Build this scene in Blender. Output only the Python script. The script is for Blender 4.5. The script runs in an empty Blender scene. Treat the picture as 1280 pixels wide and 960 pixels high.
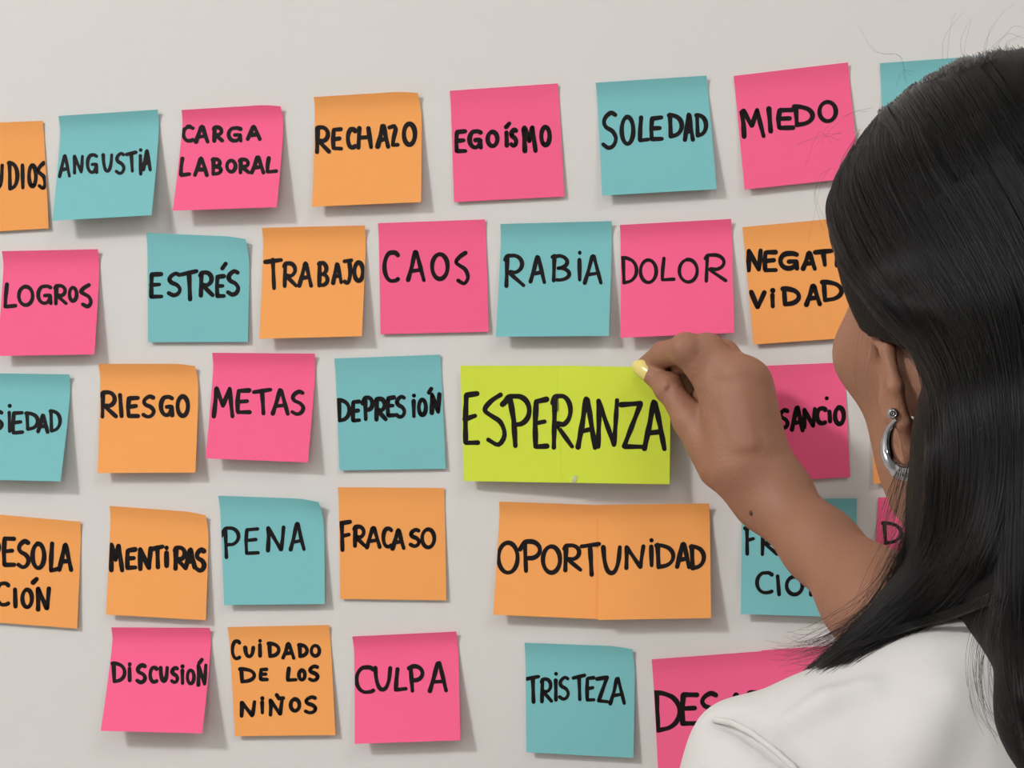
import bpy, bmesh, random
import numpy as np
from math import sin, cos, tan, radians, pi, sqrt, atan2
from mathutils import Vector, Matrix, noise

random.seed(7); np.random.seed(7)
SC = bpy.context.scene
COL = SC.collection

# ---------------------------------------------------------------- camera
WALL_DIST, YAW, FPX = 1.06, radians(12), 2012.0
CAM = np.array([WALL_DIST * tan(YAW), -WALL_DIST, 1.45])
cd = bpy.data.cameras.new('camera'); cam = bpy.data.objects.new('camera', cd); COL.objects.link(cam)
cam.location = CAM; cam.rotation_euler = (pi / 2, 0, YAW)
cd.sensor_width = 36; cd.lens = 36 * FPX / 1280; cd.clip_start = 0.02
SC.camera = cam

# ---------------------------------------------------------------- light
SC.view_settings.view_transform = 'Standard'; SC.view_settings.look = 'None'
SC.view_settings.exposure = 0.0; SC.view_settings.gamma = 1.0
w = bpy.data.worlds.new('world'); SC.world = w; w.use_nodes = True
w.node_tree.nodes['Background'].inputs[0].default_value = (0.9, 0.93, 1, 1)
w.node_tree.nodes['Background'].inputs[1].default_value = 0.3
LAMPS = [  # x, y, size, watts  : square ceiling panels
    (-3.3, -3.75, 0.85, 290),
    (2.2, -2.6, 1.1, 34),  # added unseen fill, evens the wall brightness from the right
    (0.6, -4.9, 0.85, 36),  # added unseen fill for the shirt back, hair and hand
]
CEIL = 4.65
def area(x, y, size, power):
    l = bpy.data.lights.new('panel_light', 'AREA'); l.size = size; l.energy = power
    l.color = (1.0, 0.995, 0.99)
    o = bpy.data.objects.new('panel_light', l); COL.objects.link(o)
    o.location = (x, y, CEIL - 0.035)
    return o
SC.cycles.max_bounces = 8; SC.cycles.use_denoising = True

# ---------------------------------------------------------------- helpers
def Wp(px, py, d):
    """point seen at a photo position, d metres in front of the wall"""
    s = (px - 640) / FPX; u = (480 - py) / FPX
    dx = -sin(YAW) + s * cos(YAW); dy = cos(YAW) + s * sin(YAW)
    t = (WALL_DIST - d) / dy
    return np.array([CAM[0] + dx * t, -d, CAM[2] + u * t])
def proj(p):
    v = np.asarray(p, float) - CAM
    z = -sin(YAW) * v[..., 0] + cos(YAW) * v[..., 1]
    x = cos(YAW) * v[..., 0] + sin(YAW) * v[..., 1]
    return np.stack([640 + FPX * x / z, 480 - FPX * v[..., 2] / z], -1)

def lin(c):
    c = c / 255.0
    return c / 12.92 if c <= 0.04045 else ((c + 0.055) / 1.055) ** 2.4
def rgb(r, g, b): return (lin(r), lin(g), lin(b), 1)

def mat(name, col, rough=0.7, metal=0.0, bump=0.0, bscale=200.0, var=0.0, vscale=20.0, sub=0.0, spec=0.5, sheen=0.0):
    m = bpy.data.materials.new(name); m.use_nodes = True
    nt = m.node_tree; b = nt.nodes['Principled BSDF']
    b.inputs['Base Color'].default_value = col; b.inputs['Roughness'].default_value = rough
    b.inputs['Metallic'].default_value = metal; b.inputs['Specular IOR Level'].default_value = spec
    tc = nt.nodes.new('ShaderNodeTexCoord')
    if var:
        n = nt.nodes.new('ShaderNodeTexNoise'); n.inputs['Scale'].default_value = vscale; n.inputs['Detail'].default_value = 5
        nt.links.new(tc.outputs['Object'], n.inputs['Vector'])
        mx = nt.nodes.new('ShaderNodeMix'); mx.data_type = 'RGBA'
        mx.inputs[6].default_value = tuple(c * (1 - var) for c in col[:3]) + (1,)
        mx.inputs[7].default_value = tuple(min(1, c * (1 + var)) for c in col[:3]) + (1,)
        nt.links.new(n.outputs['Fac'], mx.inputs[0]); nt.links.new(mx.outputs[2], b.inputs['Base Color'])
    if bump:
        n = nt.nodes.new('ShaderNodeTexNoise'); n.inputs['Scale'].default_value = bscale; n.inputs['Detail'].default_value = 6
        nt.links.new(tc.outputs['Object'], n.inputs['Vector'])
        bp = nt.nodes.new('ShaderNodeBump'); bp.inputs['Strength'].default_value = bump; bp.inputs['Distance'].default_value = 0.002
        nt.links.new(n.outputs['Fac'], bp.inputs['Height']); nt.links.new(bp.outputs[0], b.inputs['Normal'])
    if sub:
        b.inputs['Subsurface Weight'].default_value = sub
        b.inputs['Subsurface Radius'].default_value = (0.010, 0.004, 0.002); b.inputs['Subsurface Scale'].default_value = 1.0
    if sheen: b.inputs['Sheen Weight'].default_value = sheen
    return m

def mesh_obj(name, verts, faces, m=None, parent=None, smooth=True, sharp=True):
    me = bpy.data.meshes.new(name)
    me.from_pydata([tuple(map(float, v)) for v in verts], [], [tuple(map(int, f)) for f in faces])
    me.validate(); me.update()
    if smooth:
        me.polygons.foreach_set('use_smooth', [True] * len(me.polygons))
        if sharp: me.set_sharp_from_angle(angle=radians(50))
    o = bpy.data.objects.new(name, me); COL.objects.link(o)
    if m: me.materials.append(m)
    if parent is not None:
        o.parent = parent; o.matrix_parent_inverse = Matrix.Translation(-parent.location)
    return o
def tag(o, label, cat, group=None):
    o['label'] = label; o['category'] = cat
    if group: o['group'] = group
    return o
def empty(name, loc):
    o = bpy.data.objects.new(name, None); COL.objects.link(o); o.location = tuple(map(float, loc)); return o
def box(name, lo, hi, m, parent=None, bevel=0.0):
    x0, y0, z0 = lo; x1, y1, z1 = hi
    v = [(x, y, z) for x in (x0, x1) for y in (y0, y1) for z in (z0, z1)]
    f = [(0, 1, 3, 2), (4, 6, 7, 5), (0, 4, 5, 1), (2, 3, 7, 6), (0, 2, 6, 4), (1, 5, 7, 3)]
    o = mesh_obj(name, v, f, m, parent, smooth=False)
    if bevel:
        b = o.modifiers.new('bevel', 'BEVEL'); b.width = bevel; b.segments = 2
    return o

# ---------------------------------------------------------------- materials
M_wall = mat('wall_paint', rgb(222, 219, 216), 0.55, bump=0.12, bscale=60, var=0.012, vscale=6)
M_paint = mat('room_paint', rgb(190, 190, 188), 0.8)
M_floor = mat('floor_vinyl', rgb(120, 112, 104), 0.5, var=0.12, vscale=12)
M_trim = mat('trim_white', rgb(215, 212, 208), 0.5)
M_frame = mat('lamp_frame', rgb(220, 220, 218), 0.4)
M_diff = mat('lamp_diffuser', rgb(240, 240, 240), 0.6)
_b = M_diff.node_tree.nodes['Principled BSDF']; _b.inputs['Emission Color'].default_value = (1, .97, .93, 1); _b.inputs['Emission Strength'].default_value = 3
PAPER = {
    'pink': mat('pink_paper', rgb(255, 104, 149), 0.85, bump=0.05, bscale=500, var=0.02, spec=0.2),
    'teal': mat('teal_paper', rgb(127, 195, 199), 0.85, bump=0.05, bscale=500, var=0.02, spec=0.2),
    'orange': mat('orange_paper', rgb(250, 170, 96), 0.85, bump=0.05, bscale=500, var=0.02, spec=0.2),
    'lime': mat('lime_paper', rgb(212, 228, 71), 0.85, bump=0.05, bscale=500, var=0.02, spec=0.2),
}
M_ink = mat('marker_ink', rgb(20, 14, 16), 0.6, spec=0.15)
M_skin = mat('skin', rgb(158, 112, 88), 0.56, bump=0.25, bscale=420, var=0.14, vscale=34, sub=0.12, spec=0.4)
M_nail = mat('nail_polish', rgb(232, 214, 128), 0.22, spec=0.6)
M_mole = mat('mole', rgb(84, 56, 50), 0.6)
M_shirt = mat('white_cotton', rgb(208, 205, 202), 0.9, bump=0.12, bscale=900, var=0.012, vscale=60, spec=0.15, sheen=0.1)
M_jeans = mat('denim', rgb(52, 66, 92), 0.9, bump=0.3, bscale=700)
M_shoe = mat('shoe', rgb(225, 225, 222), 0.6)
M_silver = mat('silver', rgb(175, 175, 178), 0.12, metal=1.0)
M_lip = mat('lip', rgb(142, 86, 76), 0.45)
M_eye = mat('eye_white', rgb(232, 228, 222), 0.2)
M_iris = mat('iris', rgb(48, 30, 20), 0.2)
M_tape = mat('clear_tape', rgb(240, 244, 225), 0.15)
_b = M_tape.node_tree.nodes['Principled BSDF']; _b.inputs['Transmission Weight'].default_value = 0.6
M_hairbase = mat('hair_base', rgb(9, 8, 8), 0.6, bump=0.3, bscale=300, spec=0.2)
M_hair = bpy.data.materials.new('hair'); M_hair.use_nodes = True
nt = M_hair.node_tree; nt.nodes.remove(nt.nodes['Principled BSDF'])
hb = nt.nodes.new('ShaderNodeBsdfHairPrincipled'); hb.parametrization = 'COLOR'
hb.inputs['Color'].default_value = (0.0045, 0.0041, 0.0041, 1); hb.inputs['IOR'].default_value = 1.33; hb.inputs['Random Roughness'].default_value = 0.5; hb.inputs['Roughness'].default_value = 0.3
hb.inputs['Radial Roughness'].default_value = 0.5
nt.links.new(hb.outputs[0], nt.nodes['Material Output'].inputs[0])

# ---------------------------------------------------------------- the room
def struct(o): o['kind'] = 'structure'; return o
X0, X1, Y1 = -4.4, 3.2, -6.0
struct(box('wall_front', (X0, 0, 0), (X1, 0.12, CEIL), M_wall))
struct(box('wall_left', (X0 - .1, Y1, 0), (X0, 0.12, CEIL), M_paint))
struct(box('wall_right', (X1, Y1, 0), (X1 + .1, 0.12, CEIL), M_paint))
struct(box('wall_back', (X0, Y1 - .1, 0), (X1, Y1, CEIL), M_paint))
struct(box('floor', (X0, Y1, -0.1), (X1, 0, 0), M_floor))
struct(box('ceiling', (X0 - .1, Y1 - .1, CEIL), (X1 + .1, .12, CEIL + 0.1), M_paint))
struct(box('baseboard_front', (X0, -0.015, 0), (X1, 0, 0.09), M_trim, bevel=0.003))
for i, (x, y, s, p) in enumerate(LAMPS):
    t = tag(empty('key_or_fill_panel', (x, y, CEIL)), ['square ceiling light panel nearest the left of the note wall', 'unseen square fill panel added above the right side of the room', 'unseen square fill panel added at the back of the room'][i], 'ceiling light')
    h = s / 2 + .02
    f = box('frame', (x - h, y - h, CEIL - .02), (x + h, y + h, CEIL), M_frame, t, bevel=.004)
    box('diffuser', (x - s / 2, y - s / 2, CEIL - .025), (x + s / 2, y + s / 2, CEIL - .019), M_diff, t)
    area(x, y, s, p)

# ---------------------------------------------------------------- handwriting
def arc(cx, cy, rx, ry, a0, a1, n=10):
    return [(cx + rx * cos(radians(a0 + (a1 - a0) * i / n)), cy + ry * sin(radians(a0 + (a1 - a0) * i / n))) for i in range(n + 1)]
O_ = arc(.5, .5, .5, .5, -100, 262, 22)
GL = {
    'A': [[(0, 1), (.25, .5), (.46, 0), (.56, 0), (.8, .55), (1, 1)], [(.2, .68), (.82, .64)]],
    'B': [[(.1, .02), (.06, 1)], [(0, .06)] + arc(.3, .26, .55, .25, -80, 90, 8) + arc(.35, .74, .62, .24, -88, 100, 9)],
    'C': [[(1, .1), (.8, .01)] + arc(.55, .5, .55, .5, -105, -270, 12) + [(.85, .98), (1, .93)]],
    'D': [[(.08, .02), (.14, .98)], [(0, .03), (.3, .03)] + arc(.3, .5, .7, .45, -60, 75, 9) + [(.14, .98)]],
    'E': [[(.95, .02), (.08, .05), (0, .5), (.04, .97), (1, .96)], [(.03, .49), (.8, .46)]],
    'F': [[(.02, .06), (1, 0)], [(.2, .04), (.25, 1)], [(.24, .5), (.9, .45)]],
    'G': [[(.95, .08), (.7, 0)] + arc(.48, .5, .48, .5, -110, -300, 12) + [(.85, .8), (.92, .55), (.5, .55)], [(.92, .55), (.97, 1)]],
    'H': [[(.05, 0), (0, 1)], [(.05, .52), (.85, .45)], [(.78, 0), (1, 1)]],
    'I': [[(.3, 0), (.7, 1)]],
    'i': [[(.5, 0), (.52, .02)], [(.4, .26), (.5, 1)]],
    'J': [[(.1, .05), (1, 0)], [(.72, .04), (.86, .5), (.72, .86), (.45, 1), (.12, .93)]],
    'L': [[(.2, 0), (.1, .5), (.06, .98), (1, .93)]],
    'M': [[(.12, 1), (.08, .5), (0, .06), (.1, .02), (.5, .6), (.72, 0), (.85, .4), (1, 1)]],
    'm': [[(.02, 1), (.1, .5), (.16, 0), (.5, .62), (.86, 0), (.92, .5), (1, 1)]],
    'N': [[(.05, 1), (.08, .4), (.06, .03), (.85, .97), (.93, .5), (1, 0)]],
    'O': [O_],
    'P': [[(.24, .05), (.3, 1)], [(0, .28), (.22, .05)] + arc(.5, .3, .5, .28, -100, 100, 9) + [(.3, .6)]],
    'p': [[(.12, .08), (.25, 1)], [(0, .1)] + arc(.4, .3, .6, .28, -100, 95, 9) + [(.2, .62)]],
    'R': [[(.1, .05), (.05, 1)], [(0, .14), (.1, .02)] + arc(.42, .28, .5, .28, -100, 80, 9) + [(.22, .56), (1, .98)]],
    'S': [[(.92, .06), (.6, 0), (.2, .12), (.06, .28), (.25, .42), (.7, .52), (.98, .72), (.8, .93), (.4, 1), (.0, .9)]],
    's': [[(.8, 0), (.35, .12), (.02, .3), (.35, .42), (.8, .55), (1, .8), (.7, 1), (.2, .9)]],
    'T': [[(0, .1), (1, 0)], [(.5, .05), (.58, 1)]],
    'U': [[(0, .0), (.08, .55), (.3, .95), (.65, .97), (.9, .6), (1, 0)]],
    'V': [[(0, .0), (.5, 1), (1, .0)]],
    'Z': [[(0, .05), (.95, .02), (.15, .93), (1, .97)]],
    '2': [[(0, .1), (.55, .02), (.75, .2), (.5, .6), (.4, .95), (1, .95)]],
    "'": [[(0, 1), (1, 0)]],
    '~': [[(0, 0), (.35, .9), (1, .8)]],
    '.': [[(.5, .5), (.52, .52)]],
}
SMOOTH = set('BCDGJOPRSUpsR~')
def catmull(p, n=4):
    p = np.asarray(p, float)
    if len(p) < 3: return p
    q = np.vstack([2 * p[0] - p[1], p, 2 * p[-1] - p[-2]]); out = []
    for i in range(1, len(q) - 2):
        for t in np.arange(n) / n:
            out.append(0.5 * (2 * q[i] + (q[i + 1] - q[i - 1]) * t + (2 * q[i - 1] - 5 * q[i] + 4 * q[i + 1] - q[i + 2]) * t * t + (3 * q[i] - 3 * q[i - 1] + q[i + 1] * 1 - q[i - 1] * 0 - 0 * t + 0) * 0 + (-q[i - 1] + 3 * q[i] - 3 * q[i + 1] + q[i + 2]) * t ** 3))
    out.append(q[-2]); return np.array(out)

class Sheet:
    """a paper sheet stuck to the wall along its top edge; the free end stands off by `lift` (metres)"""
    top = 0
    def __init__(s, quad, lift=.003, curl=0.0, flat=.11, power=1.22, base=.0004, ucurve=0.0, lean=0.0):
        s.lift, s.curl, s.flat, s.power, s.base, s.uc, s.lean = lift, curl, flat, power, base, ucurve, lean
        s.top = min(.0028, .0007 + lift * .26)
        tl, tr, br, bl = quad
        e = [s.off(0, 0), s.off(1, 0), s.off(1, 1), s.off(0, 1)]
        s.c = [Wp(*q, d)[[0, 2]] for q, d in zip((tl, tr, br, bl), e)]
    def off(s, u, v):
        v_ = max(0, (v - s.flat) / (1 - s.flat))
        d = s.base + s.lift * v_ ** s.power * (1 + s.lean * (u - .5))
        d += s.top * max(0, 1 - v / .17) ** 2                      # the upper edge curls forward a little
        d += s.uc * sin(pi * min(max(u, 0), 1)) * v_
        if s.curl > 0:
            k = max(0, u * 1.0 + (1 - v) * .9 - 1.52); d += s.curl * k * k * 12
        elif s.curl < 0:                                           # whole right side of the top stands away
            k = max(0, u - .45) * max(0, .45 - v); d += -s.curl * k * 6
        return d
    def pos(s, u, v, up=0.0):
        a, b, c, d = s.c
        xz = a * (1 - u) * (1 - v) + b * u * (1 - v) + c * u * v + d * (1 - u) * v
        return np.array([xz[0], -(s.off(u, v) + up), xz[1]])
    def uv(s, px, py):
        u = v = .5
        for _ in range(7):
            p0 = proj(s.pos(u, v)); e = 1e-3
            J = np.stack([(proj(s.pos(u + e, v)) - p0) / e, (proj(s.pos(u, v + e)) - p0) / e], 1)
            du, dv = np.linalg.solve(J, np.array([px, py]) - p0); u += du; v += dv
            if abs(du) + abs(dv) < 1e-5: break
        return u, v
    def build(s, name, m, parent=None, n=16, clip=None, th=.00018):
        V, F = [], []
        cut = .075 if s.curl > 0 else 0.0
        for j in range(n + 1):
            for i in range(n + 1):
                u, v = i / n, j / n
                if cut and u > .75 and v < .25:                  # softly rounded, curled corner
                    a = (u - .75) / .25; b = (.25 - v) / .25
                    m_ = max(a, b); l = sqrt(a * a + b * b)
                    if l > 1e-6:
                        k = 1 + (m_ / l - 1) * .30 * m_ ** 3; a *= k; b *= k
                    u, v = .75 + .25 * a, .25 - .25 * b
                V.append(s.pos(u, v, th))
        for j in range(n + 1):
            for i in range(n + 1): V.append(V[j * (n + 1) + i] + np.array([0, th, 0]))
        N = (n + 1) ** 2; k = lambda i, j: j * (n + 1) + i
        for j in range(n):
            for i in range(n):
                F.append((k(i, j), k(i, j + 1), k(i + 1, j + 1), k(i + 1, j)))
                F.append((N + k(i, j), N + k(i + 1, j), N + k(i + 1, j + 1), N + k(i, j + 1)))
        for i in range(n):
            F += [(k(i, 0), k(i + 1, 0), N + k(i + 1, 0), N + k(i, 0)), (k(i, n), N + k(i, n), N + k(i + 1, n), k(i + 1, n)),
                  (k(0, i), N + k(0, i), N + k(0, i + 1), k(0, i + 1)), (k(n, i), k(n, i + 1), N + k(n, i + 1), N + k(n, i))]
        return mesh_obj(name, V, F, m, parent)

def strokes(letters, org, sc, wz):
    """letters: char, x0, y0, x1, y1 outer box in the enlarged view; returns pixel polylines + half width"""
    out = []; hw = wz * sc / 2 * 1.14
    for L in letters:
        ch, x0, y0, x1, y1 = L[:5]; sh = L[5] if len(L) > 5 else 0
        x0, x1 = x0 + wz / 2, max(x1 - wz / 2, x0 + wz / 2 + 1); y0, y1 = y0 + wz / 2, max(y1 - wz / 2, y0 + wz / 2 + 1)
        for st in GL[ch]:
            p = np.array(st, float)
            if ch in SMOOTH and len(p) > 3: p = catmull(p, 3)
            if ch in 'AEMNHLTVZ2FIi' and len(p) > 1:      # hand-drawn: soften straight runs a little
                p = p + np.random.normal(0, .012, p.shape)
            q = np.stack([x0 + (x1 - x0) * p[:, 0] + sh * (1 - p[:, 1]), y0 + (y1 - y0) * p[:, 1]], 1)
            q = np.array(org) + q * sc
            out.append((q, hw * random.uniform(.93, 1.06)))
    return out
def lettering(sheets, sts, parent):
    V, F = [], []
    for si, (q, hw) in enumerate(sts):
        # resample
        seg = np.linalg.norm(np.diff(q, axis=0), axis=1); L = np.concatenate([[0], np.cumsum(seg)])
        n = max(2, int(L[-1] / 1.6) + 1)
        t = np.linspace(0, L[-1], n); P = np.stack([np.interp(t, L, q[:, 0]), np.interp(t, L, q[:, 1])], 1)
        wv = hw * (1 + .09 * np.sin(np.arange(n) * .35 + si * 1.7)) * (1 - .10 * (np.arange(n) / max(1, n - 1)))
        T = np.gradient(P, axis=0); T /= (np.linalg.norm(T, axis=1)[:, None] + 1e-9); Nn = np.stack([-T[:, 1], T[:, 0]], 1)
        up = .00026 + .000012 * (si % 9)
        def put(p):
            for s in reversed(sheets):
                u, v = s.uv(*p)
                if u >= -.02: break
            if s is sheets[0] and len(sheets) == 1: u = min(max(u, .003), .997)
            elif s is sheets[0]: u = max(u, .003)
            else: u = min(u, .997)
            V.append(s.pos(u, v, up)); return len(V) - 1
        ids = [(put(P[i] + Nn[i] * wv[i]), put(P[i] - Nn[i] * wv[i])) for i in range(n)]
        for i in range(n - 1): F.append((ids[i][0], ids[i][1], ids[i + 1][1], ids[i + 1][0]))
        # round ends and corners
        turn = [0] + [i for i in range(1, n - 1) if np.dot(T[i - 1], T[i + 1]) < .8] + [n - 1]
        for i in turn:
            c = put(P[i]); ring = [put(P[i] + wv[i] * np.array([cos(a), sin(a)])) for a in np.linspace(0, 2 * pi, 11)[:-1]]
            for a in range(10): F.append((c, ring[(a + 1) % 10], ring[a]))
    # every face turned to the reader
    F2 = []
    for f in F:
        a, b, c = V[f[0]], V[f[1]], V[f[2]]
        F2.append(f if np.cross(b - a, c - a)[1] < 0 else f[::-1])
    return mesh_obj('lettering', V, F2, M_ink, parent, smooth=False)

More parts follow.
